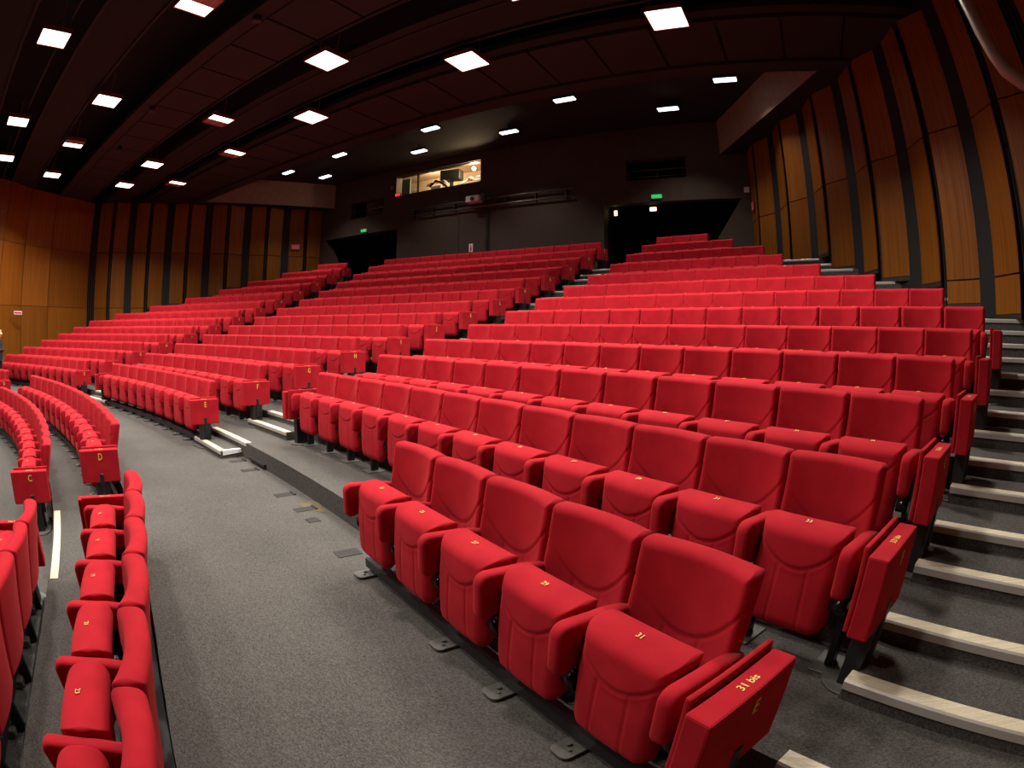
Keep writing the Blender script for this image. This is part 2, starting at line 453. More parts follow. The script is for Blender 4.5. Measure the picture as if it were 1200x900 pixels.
def armrest_bm(n=5):
    # rounded slab standing between two seats; outline in (y, z)
    def arc(cx, cz, r, a0, a1, n_):
        return [(cx+r*cos(a0+(a1-a0)*k/n_), cz+r*sin(a0+(a1-a0)*k/n_)) for k in range(n_+1)]
    pts = []
    pts += arc(-0.395, 0.632, 0.056, PI, PI/2, n)
    pts += [(-0.20, 0.680), (-0.05, 0.655), (-0.045, 0.58)]
    pts += [(-0.12, 0.545), (-0.22, 0.53), (-0.30, 0.49)]
    pts += arc(-0.408, 0.492, 0.040, -PI/2*0.7, -PI, n)
    cy = sum(p[0] for p in pts)/len(pts); cz = sum(p[1] for p in pts)/len(pts)
    bm = bmesh.new(); w = 0.036; rings = []
    prof = [(-w, 0.022), (-w+0.003, 0.012), (-w+0.010, 0.004), (-w+0.022, 0.0), (w-0.022, 0.0), (w-0.010, 0.004), (w-0.003, 0.012), (w, 0.022)]
    m = len(pts)
    def inset(k, d):
        a = Vector(pts[k-1]); b = Vector(pts[k]); c = Vector(pts[(k+1) % m])
        t = (c-a).normalized(); nrm = Vector((-t.y, t.x))
        ctr = Vector((cy, cz))
        if (b-ctr).dot(nrm) > 0: nrm = -nrm
        return b + nrm*d
    for x, d in prof:
        rings.append([bm.verts.new((x, *inset(k, d))) for k in range(m)])
    for a, b in zip(rings, rings[1:]):
        for k in range(m):
            f = bm.faces.new((a[k], a[(k+1) % m], b[(k+1) % m], b[k])); f.smooth = True
    for rg in (rings[0], rings[-1]): bm.faces.new(rg).smooth = True
    bmesh.ops.recalc_face_normals(bm, faces=bm.faces)
    return bm

def leg_bm():
    bm = bmesh.new()
    add_box(bm, (0, -0.19, 0.30), (0.040, 0.085, 0.60), bevel=0.006)
    add_box(bm, (0, -0.265, 0.40), (0.018, 0.15, 0.07), bevel=0.004)
    return bm
def base_plate_bm():
    bm = bmesh.new(); add_box(bm, (0, -0.20, 0.006), (0.15, 0.20, 0.012), bevel=0.004); return bm
def hinge_bm():
    bm = bmesh.new(); add_cyl(bm, (-0.040, -0.325, 0.385), (0.040, -0.325, 0.385), 0.040, 16); return bm
def toe_plate_bm():
    bm = bmesh.new()
    t = bmesh.new(); bmesh.ops.create_cube(t, size=1.0)
    bmesh.ops.scale(t, vec=(0.115, 0.20, 0.012), verts=t.verts)
    ed = [e for e in t.edges if abs(e.verts[0].co.z-e.verts[1].co.z) > 0.005 and e.verts[0].co.y < 0]
    bmesh.ops.bevel(t, geom=ed, offset=0.035, segments=4, affect='EDGES', profile=0.5)
    bmesh.ops.translate(t, vec=(0, -0.32, 0.014), verts=t.verts)
    merge(bm, t)
    add_cyl(bm, (-0.012, -0.34, 0.02), (-0.012, -0.34, 0.032), 0.011, 8)
    add_cyl(bm, (0.02, -0.36, 0.02), (0.02, -0.36, 0.028), 0.008, 8)
    # the raised tongue that runs back under the rail
    add_box(bm, (0, -0.235, 0.035), (0.10, 0.06, 0.05), bevel=0.006)
    return bm

def as_mesh(name, bm, mat, smooth=False):
    me = bpy.data.meshes.new(name); bm.to_mesh(me); bm.free(); me.materials.append(mat)
    return me
ME = {
    'backrest': as_mesh('backrest', backrest_bm(84, 84), RED),
    'backrest_lo': as_mesh('backrest_lo', backrest_bm(14, 14, False), RED),
    'seat_cushion': as_mesh('seat_cushion', cushion_bm(84, 84), RED),
    'seat_cushion_lo': as_mesh('seat_cushion_lo', cushion_bm(12, 12, False), RED),
    'armrest': as_mesh('armrest', armrest_bm(6), RED),
    'armrest_lo': as_mesh('armrest_lo', armrest_bm(2), RED),
    'support_leg': as_mesh('support_leg', leg_bm(), BLACK),
    'base_plate': as_mesh('base_plate', base_plate_bm(), PLATE),
    'hinge': as_mesh('hinge', hinge_bm(), SHINY),
    'toe_plate': as_mesh('toe_plate', toe_plate_bm(), PLATE),
}
from mathutils.bvhtree import BVHTree
_t = BVHTree.FromPolygons([v.co for v in ME['seat_cushion'].vertices], [list(p.vertices) for p in ME['seat_cushion'].polygons])
_za = _t.ray_cast(Vector((0, -0.305, 1.0)), Vector((0, 0, -1)))[0].z
_zb = _t.ray_cast(Vector((0, -0.275, 1.0)), Vector((0, 0, -1)))[0].z
NUM_LOC = (0, -0.29, max(_za, _zb, (_za+_zb)/2)+0.0022); NUM_TILT = math.atan2(_zb-_za, 0.03)
TXT = {}
def text_mesh(s, size=0.035, ext=0.0008, narrow=1.0):
    key = (s, size, narrow)
    if key in TXT: return TXT[key]
    cu = bpy.data.curves.new('text', 'FONT'); cu.body = s; cu.size = size; cu.extrude = ext; cu.align_x = 'CENTER'; cu.align_y = 'CENTER'
    cu.resolution_u = 2
    try: cu.offset = size*0.012
    except Exception: pass
    t = bpy.data.objects.new('text', cu); C.objects.link(t)
    bpy.context.view_layer.update()
    me = bpy.data.meshes.new_from_object(t.evaluated_get(bpy.context.evaluated_depsgraph_get()))
    bpy.data.objects.remove(t); bpy.data.curves.remove(cu)
    if narrow != 1.0:
        for v in me.vertices: v.co.x *= narrow
    me.materials.clear(); me.materials.append(GOLD)
    TXT[key] = me
    return me

# ------------------------------------------------------------------ the seats
ORD = ['first', 'second', 'third', 'fourth', 'fifth', 'sixth', 'seventh', 'eighth', 'ninth', 'tenth', 'eleventh', 'twelfth', 'thirteenth', 'fourteenth', 'fifteenth', 'sixteenth']
def seat_number(l, i):
    """odd numbers on the right of the axis, even on the left"""
    if l['block'] == 'centre':
        h = l['n']//2 + (l['n'] % 2)
        hl = l['n'] - h
        return 2*(i-hl)+1 if i >= hl else 2*(hl-i)
    nc = next(q['n'] for q in LINES if q['row'] == l['row'] and q['block'] == 'centre')
    h = nc//2 + (nc % 2)
    if l['block'] == 'right':
        first = 0 if l['row'] != 'E' else 6
        return 2*(h+first+i)+1
    return 2*(nc-h + l['n']-i)

seats = []
for l in LINES:
    for i in range(l['n']):
        ph = l['ph0'] + (i+0.5)*l['s']/l['r']
        p = pol(l['r'], ph, l['fz'])
        d = (p + Vector((0, 0, 0.75)) - CAMPOS).length
        seats.append((d, l, i, ph, p))
seats.sort(key=lambda t: t[0])
NEAR = 300
single, mass = seats[:NEAR], seats[NEAR:]

def child(kind, name, parent, x=0.0):
    o = bpy.data.objects.new(name, ME[kind]); C.objects.link(o); o.parent = parent
    if x: o.location.x = x
    return o

for d, l, i, ph, p in single:
    o = empty('theatre_seat', p, -ph)
    lo = '' if d < 15.0 else '_lo'
    half = l['s']/2
    child('backrest'+lo, 'backrest', o)
    cu = child('seat_cushion'+lo, 'seat_cushion', o)
    child('armrest'+lo, 'armrest', o, -half)
    if i == l['n']-1: child('armrest'+lo, 'armrest', o, half)
    for x in ((-half,) if i < l['n']-1 else (-half, half)):
        lg = child('support_leg', 'support_leg', o, x)
        if d < 15:
            child('hinge', 'hinge', lg)
            if l['row'] not in 'CDE': child('base_plate', 'base_plate', lg)
    if d < 12:
        n_ = bpy.data.objects.new('seat_number', text_mesh(str(seat_number(l, i)), 0.034)); C.objects.link(n_)
        n_.parent = cu; n_.location = NUM_LOC; n_.rotation_euler = (NUM_TILT, 0, 0)
        n_['label'] = 'small gold seat number'
    # wording: count from the aisle that the row's end panel faces
    b, L, n = l['block'], l['row'], l['n']
    if b == 'right' and L in 'CD':
        lab = f'red tip-up seat {ORD[i]} from the jump seat in row {L}, near front block'
    elif b == 'right':
        lab = f'red tip-up seat {ORD[n-1-i]} from the wall stairs in row {L} of the right block'
    elif b == 'centre':
        lab = f'red tip-up seat {ORD[n-1-i]} from the {L} jump seat in row {L} of the centre block'
    else:
        lab = f'red tip-up seat {ORD[n-1-i]} from the {L} jump seat in row {L} of the left block'
    tag(o, lab, 'theatre seat', 'red tip-up seats')

# the remaining, smallest-looking seats of the far rows: one object
import numpy as np
def arr(me):
    v = np.empty(len(me.vertices)*3, dtype=np.float32); me.vertices.foreach_get('co', v)
    return v.reshape(-1, 3), [tuple(q.vertices) for q in me.polygons]
b1 = as_mesh('b1', backrest_bm(8, 8, False), RED); b2 = as_mesh('b2', cushion_bm(8, 8, False), RED); b3 = as_mesh('b3', armrest_bm(1), RED)
parts = [arr(b1), arr(b2)]; arm = arr(b3); leg = arr(ME['support_leg'])
V = []; Fc = []; MI = []; base = 0
for d, l, i, ph, p in mass:
    c_, s_ = cos(-ph), sin(-ph)
    Rm = np.array([[c_, -s_, 0], [s_, c_, 0], [0, 0, 1]], dtype=np.float32)
    half = l['s']/2
    xs = [-half] + ([half] if i == l['n']-1 else [])
    items = [(q, 0.0, 0) for q in parts] + [(arm, x, 0) for x in xs] + [(leg, x, 1) for x in xs]
    for (v, f), x, mi in items:
        w = (v + np.array([x, 0, 0], dtype=np.float32)) @ Rm.T + np.array(p, dtype=np.float32)
        V.append(w); Fc += [tuple(k+base for k in q) for q in f]; MI += [mi]*len(f); base += len(v)
me = bpy.data.meshes.new('theatre_seats_far_rows'); me.from_pydata(np.concatenate(V).tolist(), [], Fc)
me.materials.append(RED); me.materials.append(BLACK)
me.polygons.foreach_set('material_index', MI); me.polygons.foreach_set('use_smooth', [True]*len(MI)); me.update()
o = bpy.data.objects.new('theatre_seats_far_rows', me); C.objects.link(o)
tag(o, 'red tip-up seats of the most distant rows of the left and centre blocks', 'theatre seats', None, 'stuff')

# ------------------------------------------------------------------ folded aisle jump seats (red boxes with a row letter)
def box_me(name, c, s, b, mat, seg=2):
    bm = bmesh.new(); add_box(bm, c, s, bevel=b, seg=seg)
    for f in bm.faces: f.smooth = False
    return as_mesh(name, bm, mat)
def jump_pad():
    # outer slab, with the bracket slot cut in the lower edge
    bm = bmesh.new()
    y0, y1, z0, z1, x0, x1 = -0.495, -0.02, 0.345, 0.705, 0.075, 0.175
    out = [(y0, z0), (-0.275, z0), (-0.275, z0+0.10), (-0.225, z0+0.10), (-0.225, z0), (y1, z0), (y1, z1), (y0, z1)]
    A = [bm.verts.new((x0, a, b)) for a, b in out]; B = [bm.verts.new((x1, a, b)) for a, b in out]
    m = len(out)
    for k in range(m): bm.faces.new((A[k], A[(k+1) % m], B[(k+1) % m], B[k]))
    bm.faces.new(list(reversed(A))); bm.faces.new(B)
    bmesh.ops.recalc_face_normals(bm, faces=bm.faces)
    ed = [e for e in bm.edges if not (0.3 < e.verts[0].co.z < 0.5 and -0.29 < e.verts[0].co.y < -0.21 and -0.29 < e.verts[1].co.y < -0.21)]
    bmesh.ops.bevel(bm, geom=ed, offset=0.010, segments=2, affect='EDGES', profile=0.5)
    return bm
JM = {
    'pad': as_mesh('jump_pad', jump_pad(), RED),
    'inner': box_me('jump_backrest', (0.052, -0.235, 0.535), (0.026, 0.45, 0.385), 0.009, RED),
    'post': None,
}
bm = bmesh.new(); add_box(bm, (0.115, -0.25, 0.20), (0.10, 0.17, 0.385), bevel=0.006); add_box(bm, (0.165, -0.25, 0.30), (0.030, 0.045, 0.28), bevel=0.004)
JM['post'] = as_mesh('jump_post', bm, BLACK)
bm = bmesh.new(); add_cyl(bm, (0.115, -0.25, 0.0), (0.115, -0.25, 0.014), 0.155, 20); add_cyl(bm, (0.16, -0.36, 0.014), (0.16, -0.36, 0.022), 0.013, 8)
JM['plate'] = as_mesh('jump_plate', bm, PLATE)

def jump_seat(l, end, label, letter=True, number=True):
    """end=+1: beyond the last seat (right in the photo); -1: before the first"""
    ph = (l['ph1'] + 0.045/l['r']) if end > 0 else (l['ph0'] - 0.045/l['r'])
    o = empty('jump_seat', pol(l['r'], ph, l['fz']), -ph)
    sx = 1 if end > 0 else -1
    for k, nm in (('pad', 'seat_pad'), ('inner', 'backrest'), ('post', 'pedestal')):
        c = bpy.data.objects.new(nm, JM[k]); C.objects.link(c); c.parent = o; c.scale.x = sx
        if k == 'pad': pad = c
        if k == 'post': post = c
    pl = bpy.data.objects.new('base_plate', JM['plate']); C.objects.link(pl); pl.parent = post
    dist = (pol(l['r'], ph, l['fz']) - CAMPOS).length
    if letter:
        t = bpy.data.objects.new('row_letter', text_mesh(l['row'], 0.105 if dist > 6 else 0.085, 0.001, 0.75)); C.objects.link(t); t.parent = pad
        t.location = (0.1765, -0.245, 0.628)
        t.rotation_euler = (PI/2, 0, PI/2) if sx > 0 else (PI/2, 0, PI/2)
        t['label'] = 'gold row letter'
    if number and dist < 13:
        i = l['n']-1 if end > 0 else 0
        t = bpy.data.objects.new('seat_number', text_mesh(f'{seat_number(l, i)} bis', 0.042)); C.objects.link(t); t.parent = pad
        t.location = (0.125, -0.25, 0.7062); t.rotation_euler = (0, 0, PI/2) if sx > 0 else (0, 0, PI/2)
        if sx < 0: t.scale.x = -1
        t['label'] = 'gold seat number on top'
    return tag(o, label, 'jump seat', 'folded aisle jump seats')

for L in ROWS:
    jump_seat(get(L, 'centre'), 1, f'folded red jump seat marked {L} at the aisle end of the centre block')
    jump_seat(get(L, 'left'), 1, f'folded red jump seat closing row {L} of the left block at its aisle')
    if L in 'EFGHIJ':
        jump_seat(get(L, 'right'), 1, f'folded red jump seat at the wall-stairs end of row {L}')
jump_seat(get('E', 'centre'), -1, 'folded red jump seat at the far end of row E of the centre block', False, False)
jump_seat(get('F', 'right'), -1, 'folded red jump seat opening row F of the right block, unlettered', False, False)
jump_seat(get('D', 'right'), -1, 'folded red jump seat at the aisle end of the front block row D', False)
jump_seat(get('C', 'right'), -1, 'folded red jump seat at the aisle end of the front block row C', False)
jump_seat(get('D', 'centre'), 1, 'folded red jump seat marked D at the end of the curved front row')
jump_seat(get('C', 'centre'), 1, 'folded red jump seat marked C at the end of the curved front row')
jump_seat(get('D', 'left'), 1, 'folded red jump seat of row D at the photo edge, left front block')

# ------------------------------------------------------------------ mounting rails of the floor rows
def rail(l, label, skip=()):
    mid = (l['ph0']+l['ph1'])/2
    o = empty('mounting_rail', pol(l['r'], mid, l['fz']))
    inv = Matrix.Translation(-pol(l['r'], mid, l['fz']))
    bm = bmesh.new(); n = l['n']*2
    for r0, r1, z0, z1 in ((l['r']-0.315, l['r']-0.245, 0.05, 0.115), (l['r']-0.10, l['r']-0.05, 0.055, 0.105)):
        sector(bm, r0, r1, l['ph0'], l['ph1'], l['fz']+z1, l['fz']+z0, n=n)
    a = mesh_obj('rail', bm, BLACK, o); a.matrix_parent_inverse = inv
    for k in range(l['n']+1):
        if k in skip: continue
        ph = l['ph0'] + k*l['s']/l['r'] + 0.05/l['r']
        c = bpy.data.objects.new('foot_plate', ME['toe_plate']); C.objects.link(c); c.parent = o; c.matrix_parent_inverse = inv
        c.location = pol(l['r'], ph, l['fz']); c.rotation_euler = (0, 0, -ph)
    tag(o, label, 'seat rail', 'seat mounting rails')
rail(get('E', 'right'), 'black steel rail with grey foot plates under the five-seat row', (1,))
rail(get('E', 'centre'), 'black steel rail with foot plates under row E of the centre block')
rail(get('E', 'left'), 'black steel rail with foot plates under row E of the left block')
rail(get('D', 'centre'), 'black steel rail with foot plates under the curved row marked D')
rail(get('C', 'centre'), 'black steel rail with foot plates under the curved row marked C')
rail(get('D', 'right'), 'black steel rail under the near front block row D')
rail(get('C', 'right'), 'black steel rail with foot plates under the front block row C')

# ------------------------------------------------------------------ floor sockets and small things on the carpet
SOCK = plain('dark_socket_metal', (0.035, 0.030, 0.026), 0.5, 0.4, noise=0.3, nscale=40)
def socket(r, ph, label, w=0.11, d=0.21, bar=True):
    o = empty('floor_socket', pol(r, ph, 0.0), -ph)
    bm = bmesh.new(); add_box(bm, (0, 0, 0.003), (w, d, 0.006), bevel=0.002)
    mesh_obj('cover_plate', bm, SOCK, o)
    if bar:
        bm = bmesh.new(); add_box(bm, (w*0.0, d*0.5, 0.009), (w*1.1, 0.028, 0.018), bevel=0.004)
        mesh_obj('bar', bm, BLACK, o)
    tag(o, label, 'floor socket', 'floor sockets for removable seats')
socket(20.58, 0.1775, 'dark floor socket just before the taped box step')
socket(20.55, 0.2026, 'dark floor socket in the carpet below the black riser bar')
socket(20.54, 0.2577, 'dark floor socket midway along the empty part of row E')
socket(20.55, 0.2835, 'dark floor socket beside the yellowish stain')
socket(20.50, 0.2990, 'square dark patch plate next to the socket by the stain', 0.11, 0.12, False)
socket(20.46, 0.3390, 'dull floor plate in the carpet by the end of the five-seat row', 0.13, 0.20, False)
bm = bmesh.new(); add_box(bm, (0, 0, 0.0), (0.52, 0.035, 0.045), bevel=0.008)
o = mesh_obj('riser_bar', bm, BLACK, loc=pol(20.728, 0.195, 0.055)); o.rotation_euler = (0, 0, -0.195)
tag(o, 'short black bar fixed low on the platform riser near the box step', 'bar')
m, nt, b = new_mat('yellow_stain')
b.inputs['Base Color'].default_value = (0.125, 0.095, 0.055, 1); b.inputs['Roughness'].default_value = 0.95; b.inputs['Specular IOR Level'].default_value = 0.1
bm = bmesh.new(); pts = []
for k in range(20):
    a = 2*PI*k/20; rr_ = 1+0.22*sin(3*a+1)+0.12*sin(5*a)
    pts.append(bm.verts.new((0.17*cos(a)*rr_, 0.09*sin(a)*rr_, 0.0)))
bm.faces.new(pts)
o = mesh_obj('floor_stain', bm, m, loc=pol(20.66, 0.281, 0.004)); o.rotation_euler = (0, 0, -0.28)
tag(o, 'yellowish stain on the carpet at the foot of the riser', 'stain')

# ------------------------------------------------------------------ side walls: folded wood panels with dark gaps
ZTOP = 7.25; JOINTS = (2.66, 5.035)
def panel(bm, a, b, zb, zt, nrm, th=0.03, mi=0, inset=0.012, tilt=0.0):
    """veneer board between plan points a,b, front face on the line a-b"""
    a = Vector(a); b = Vector(b); t = (b-a).normalized()
    a = a + t*inset; b = b - t*inset
    n = Vector(nrm)
    P = [(a, zb), (b, zb), (b, zt), (a, zt)]
    Fv = [bm.verts.new((p.x, p.y, z)) for p, z in P]
    Bv = [bm.verts.new((p.x+n.x*th, p.y+n.y*th, z)) for p, z in P]
    fs = [bm.faces.new(Fv), bm.faces.new(list(reversed(Bv)))]
    for k in range(4): fs.append(bm.faces.new((Fv[k], Fv[(k+1) % 4], Bv[(k+1) % 4], Bv[k])))
    for f in fs: f.material_index = mi
    bmesh.ops.recalc_face_normals(bm, faces=fs)

def floor_at(p):
    r = p.length
    z = 0.0
    for i in range(1, 13):
        if r >= EDGE[i]: z = FZ[i]
        elif r >= EDGE[i]-0.41 and i > 1: z = (FZ[i]+FZ[i-1])/2; break
    return z

def side_wall(sx, name):
    bm = bmesh.new()
    S = lambda p: Vector((sx*p.x, p.y))
    out = Vector((0.88, 0.47)); 
    for k in range(NW):
        P = WP0 + WSTEP*k
        n0, n1 = P, P + Vector((0.17, -0.66))
        w0, w1 = P + Vector((0.235, -0.81)), P + Vector((0.705, -1.31))
        for a, b, nn in ((n0, n1, Vector((0.97, 0.25))), (w0, w1, Vector((0.73, 0.69)))):
            fz = max(floor_at(a), floor_at(b)) + 0.07
            cuts = [fz] + [j for j in JOINTS if j > fz+0.3] + [ZTOP]
            if cuts[1]-cuts[0] < 0.25: cuts.pop(1)
            for z0, z1 in zip(cuts, cuts[1:]):
                panel(bm, S(a), S(b), z0+0.012, z1-0.012, (sx*nn.x, nn.y), mi=0)
            # dark edging trim at the foot
            panel(bm, S(a), S(b), fz-0.07, fz+0.004, (sx*nn.x, nn.y), th=0.04, mi=2, inset=0.0)
        # dark vertical bars in the gaps
        for a, b, c in ((n1, w0, 1), (w1, P+WSTEP, 3)):
            for q in range(c):
                m_ = a.lerp(b, (q+0.5)/c) + out*0.05
                add_box(bm, (sx*m_.x, m_.y, ZTOP/2), (0.03, 0.03, ZTOP), mi=2)
    # splay towards the stage: wide flush panels
    F0 = WC; pts = [F0, F0+Vector((-0.90, -2.15)), F0+Vector((-1.45, -3.5)), Vector((11.8, 18.05)), Vector((10.9, 16.25)), Vector((9.9, 14.4)), Vector((8.6, 12.0))]
    for a, b in zip(pts, pts[1:]):
        t = (b-a).normalized(); nn = Vector((-t.y, t.x)); 
        if nn.x < 0: nn = -nn
        for z0, z1 in ((-0.9, 2.66), (2.66, 5.0), (5.0, ZTOP)):
            panel(bm, S(a), S(b), z0+0.008, z1-0.008, (sx*nn.x, nn.y), mi=0, inset=0.014)
    # black backing behind everything
    bk = [WP0 + Vector((0.10, 0.4)), WC + Vector((0.35, 0.0))]
    bp = [bk[0], WP0+Vector((0.12, 0.0))] + [WP0 + WSTEP*k + Vector((0.36, -0.66)) for k in range(NW)] + [bk[1]] + [p + Vector((0.10, -0.02)) for p in pts[1:]]
    for a, b in zip(bp, bp[1:]):
        quad(bm, [(sx*a.x, a.y, -1.2), (sx*b.x, b.y, -1.2), (sx*b.x, b.y, 8.7), (sx*a.x, a.y, 8.7)], 1)
    return structure(name, bm, [WOOD, BLACKWALL, TRIM])
side_wall(1, 'wall_right'); side_wall(-1, 'wall_left')

# ------------------------------------------------------------------ back wall with openings
YB = 32.3
def back_wall():
    bm = bmesh.new()
    holes = [(-4.40, -0.37, 7.18, 8.02), (5.05, 7.0, 6.55, 7.24), (-7.0, -5.05, 6.55, 7.24), (4.25, 8.68, 2.0, 5.81), (-8.68, -4.25, 2.0, 5.81)]
    xs = sorted({-9.6, 9.6, *[h[0] for h in holes], *[h[1] for h in holes]}); zs = sorted({2.0, 8.7, *[h[2] for h in holes], *[h[3] for h in holes]})
    for x0, x1 in zip(xs, xs[1:]):
        for z0, z1 in zip(zs, zs[1:]):
            cx, cz = (x0+x1)/2, (z0+z1)/2
            if any(h[0] < cx < h[1] and h[2] < cz < h[3] for h in holes): continue
            quad(bm, [(x0, YB, z0), (x1, YB, z0), (x1, YB, z1), (x0, YB, z1)])
    for h in holes:
        d = 0.35
        x0, x1, z0, z1 = h
        for a, b in (((x0, z0), (x1, z0)), ((x1, z0), (x1, z1)), ((x1, z1), (x0, z1)), ((x0, z1), (x0, z0))):
            quad(bm, [(a[0], YB, a[1]), (b[0], YB, b[1]), (b[0], YB+d, b[1]), (a[0], YB+d, a[1])])
    # sloping infill at the outer side of each entrance
    for s in (1, -1):
        tri = [(8.68, 5.81), (8.68, 2.0), (6.6, 2.0), (7.0, 3.3)]
        for y in (YB, YB+0.35):
            quad(bm, [(s*a, y, b) for a, b in tri])
        for a, b in (((8.68, 5.81), (7.0, 3.3)), ((7.0, 3.3), (6.6, 2.0))):
            quad(bm, [(s*a[0], YB, a[1]), (s*b[0], YB, b[1]), (s*b[0], YB+0.35, b[1]), (s*a[0], YB+0.35, a[1])])
    bmesh.ops.remove_doubles(bm, verts=bm.verts, dist=1e-4)
    bmesh.ops.recalc_face_normals(bm, faces=bm.faces)
    return structure('wall_back', bm, BRNWALL)
back_wall()
def recess(name, x0, x1, y0, y1, z0, z1, mat):
    bm = bmesh.new()
    for p in ([(x0, y1, z0), (x1, y1, z0), (x1, y1, z1), (x0, y1, z1)], [(x0, y0, z0), (x0, y1, z0), (x0, y1, z1), (x0, y0, z1)],
              [(x1, y0, z0), (x1, y0, z1), (x1, y1, z1), (x1, y1, z0)], [(x0, y0, z1), (x0, y1, z1), (x1, y1, z1), (x1, y0, z1)],
              [(x0, y0, z0), (x1, y0, z0), (x1, y1, z0), (x0, y1, z0)]): quad(bm, p)
    return structure(name, bm, mat)
recess('wall_entrance_right', 4.20, 8.75, YB+0.34, YB+3.6, 2.2, 6.2, BLACKWALL)
recess('wall_entrance_left', -8.75, -4.20, YB+0.34, YB+3.6, 2.2, 6.2, BLACKWALL)
recess('wall_balcony_right', 4.9, 7.15, YB+0.34, YB+1.8, 6.3, 7.6, BLACKWALL)
recess('wall_balcony_left', -7.15, -4.9, YB+0.34, YB+1.8, 6.3, 7.6, BLACKWALL)
BOOTHW = plain('booth_beige_wall', (0.42, 0.31, 0.20), 0.8)
recess('wall_booth', -6.4, -0.25, YB+0.34, YB+2.4, 6.4, 8.5, BOOTHW)
# booth glazing
m, nt, b = new_mat('window_glass')
nt.nodes.remove(b); tr = N(nt, 'ShaderNodeBsdfTransparent'); gl = N(nt, 'ShaderNodeBsdfGlossy'); gl.inputs['Roughness'].default_value = 0.02
mixs = N(nt, 'ShaderNodeMixShader'); mixs.inputs[0].default_value = 0.06
nt.links.new(tr.outputs[0], mixs.inputs[1]); nt.links.new(gl.outputs[0], mixs.inputs[2]); nt.links.new(mixs.outputs[0], nt.nodes['Material Output'].inputs[0])
GLASS = m
bm = bmesh.new()
for x0, x1 in ((-4.40, -3.39), (-3.35, -0.37)): add_box(bm, ((x0+x1)/2, YB+0.16, 7.60), (x1-x0, 0.012, 0.84))
w_ = structure('window_1', bm, GLASS)
bm = bmesh.new()
add_box(bm, (-3.37, YB+0.14, 7.60), (0.05, 0.08, 0.84)); add_box(bm, (-2.385, YB+0.14, 7.19), (4.03, 0.08, 0.03)); add_box(bm, (-2.385, YB+0.14, 8.01), (4.03, 0.08, 0.03))
mesh_obj('window_frame', bm, BLACK, w_)

# bulkhead along both side walls and the ceilings
def bulkhead(s, name):
    bm = bmesh.new()
    a = Vector((8.12, YB)); b = Vector((11.15, 26.9))
    t = (b-a).normalized()
    quad(bm, [(s*a.x, a.y, 7.22), (s*b.x, b.y, 7.22), (s*b.x, b.y, 8.4), (s*a.x, a.y, 8.4)], 0)
    quad(bm, [(s*a.x, a.y, 7.22), (s*b.x, b.y, 7.22), (s*(b.x+1.6), b.y+0.3, 7.22), (s*9.6, YB+0.1, 7.22)], 1)
    return structure(name, bm, [FASCIA, CEILDARK])
bulkhead(1, 'trim_1'); bulkhead(-1, 'trim_2')

bm = bmesh.new()
X = 14.6
def slab(y0, y1, z, mat, seams=None, th=0.14, gap=0.05):
    if seams:
        edges = [-X] + [s for s in seams if -X < s < X] + [X]
        for a, b in zip(edges, edges[1:]):
            add_box(bm, ((a+b)/2, (y0+y1)/2, z+th/2), (b-a-gap, y1-y0, th), mi=mat, bevel=0.008)
            if b < X:
                add_box(bm, (b, (y0+y1)/2, z+th/2+0.03), (0.012, y1-y0, th), mi=mat)
    else:
        add_box(bm, (0, (y0+y1)/2, z+th/2), (2*X, y1-y0, th), mi=mat)
seamsA = [6.60 + 1.245*k for k in range(-18, 8)]
# rear raft (behind the square lamps) and its bands
slab(24.98, 26.55, 7.25, 0, seamsA)
slab(24.66, 24.90, 7.30, 1); slab(26.60, 27.0, 7.20, 0)
slab(27.0, 27.05, 7.20, 1, th=1.3)
# middle dark raft
slab(22.98, 24.0, 7.27, 1); slab(24.06, 24.12, 7.24, 0, th=0.04); slab(23.2, 23.24, 7.24, 0, th=0.04)
# middle seamed raft
slab(20.95, 22.18, 7.25, 0, [6.1 + 1.245*k for k in range(-18, 8)])
slab(20.58, 20.90, 7.22, 0); slab(22.24, 22.32, 7.27, 1)
# front rafts
slab(18.12, 19.12, 7.27, 1); slab(18.02, 18.10, 7.20, 0, th=0.06); slab(19.14, 19.20, 7.22, 0, th=0.06)
slab(15.2, 16.7, 7.27, 1); slab(16.68, 16.75, 7.20, 0, th=0.06); slab(17.55, 17.60, 7.24, 0, th=0.05)
slab(12.0, 15.1, 7.27, 1)
structure('ceiling', bm, [CEIL, CEILDARK])
bm = bmesh.new()
quad(bm, [(-X, 26.9, 8.32), (X, 26.9, 8.32), (9.8, 32.7, 8.32), (-9.8, 32.7, 8.32)])
structure('ceiling_rear', bm, CEILDARK)
bm = bmesh.new()
quad(bm, [(-X, 10.0, 8.7), (X, 10.0, 8.7), (X, 27.1, 8.7), (-X, 27.1, 8.7)])
structure('ceiling_void', bm, BLACKWALL)

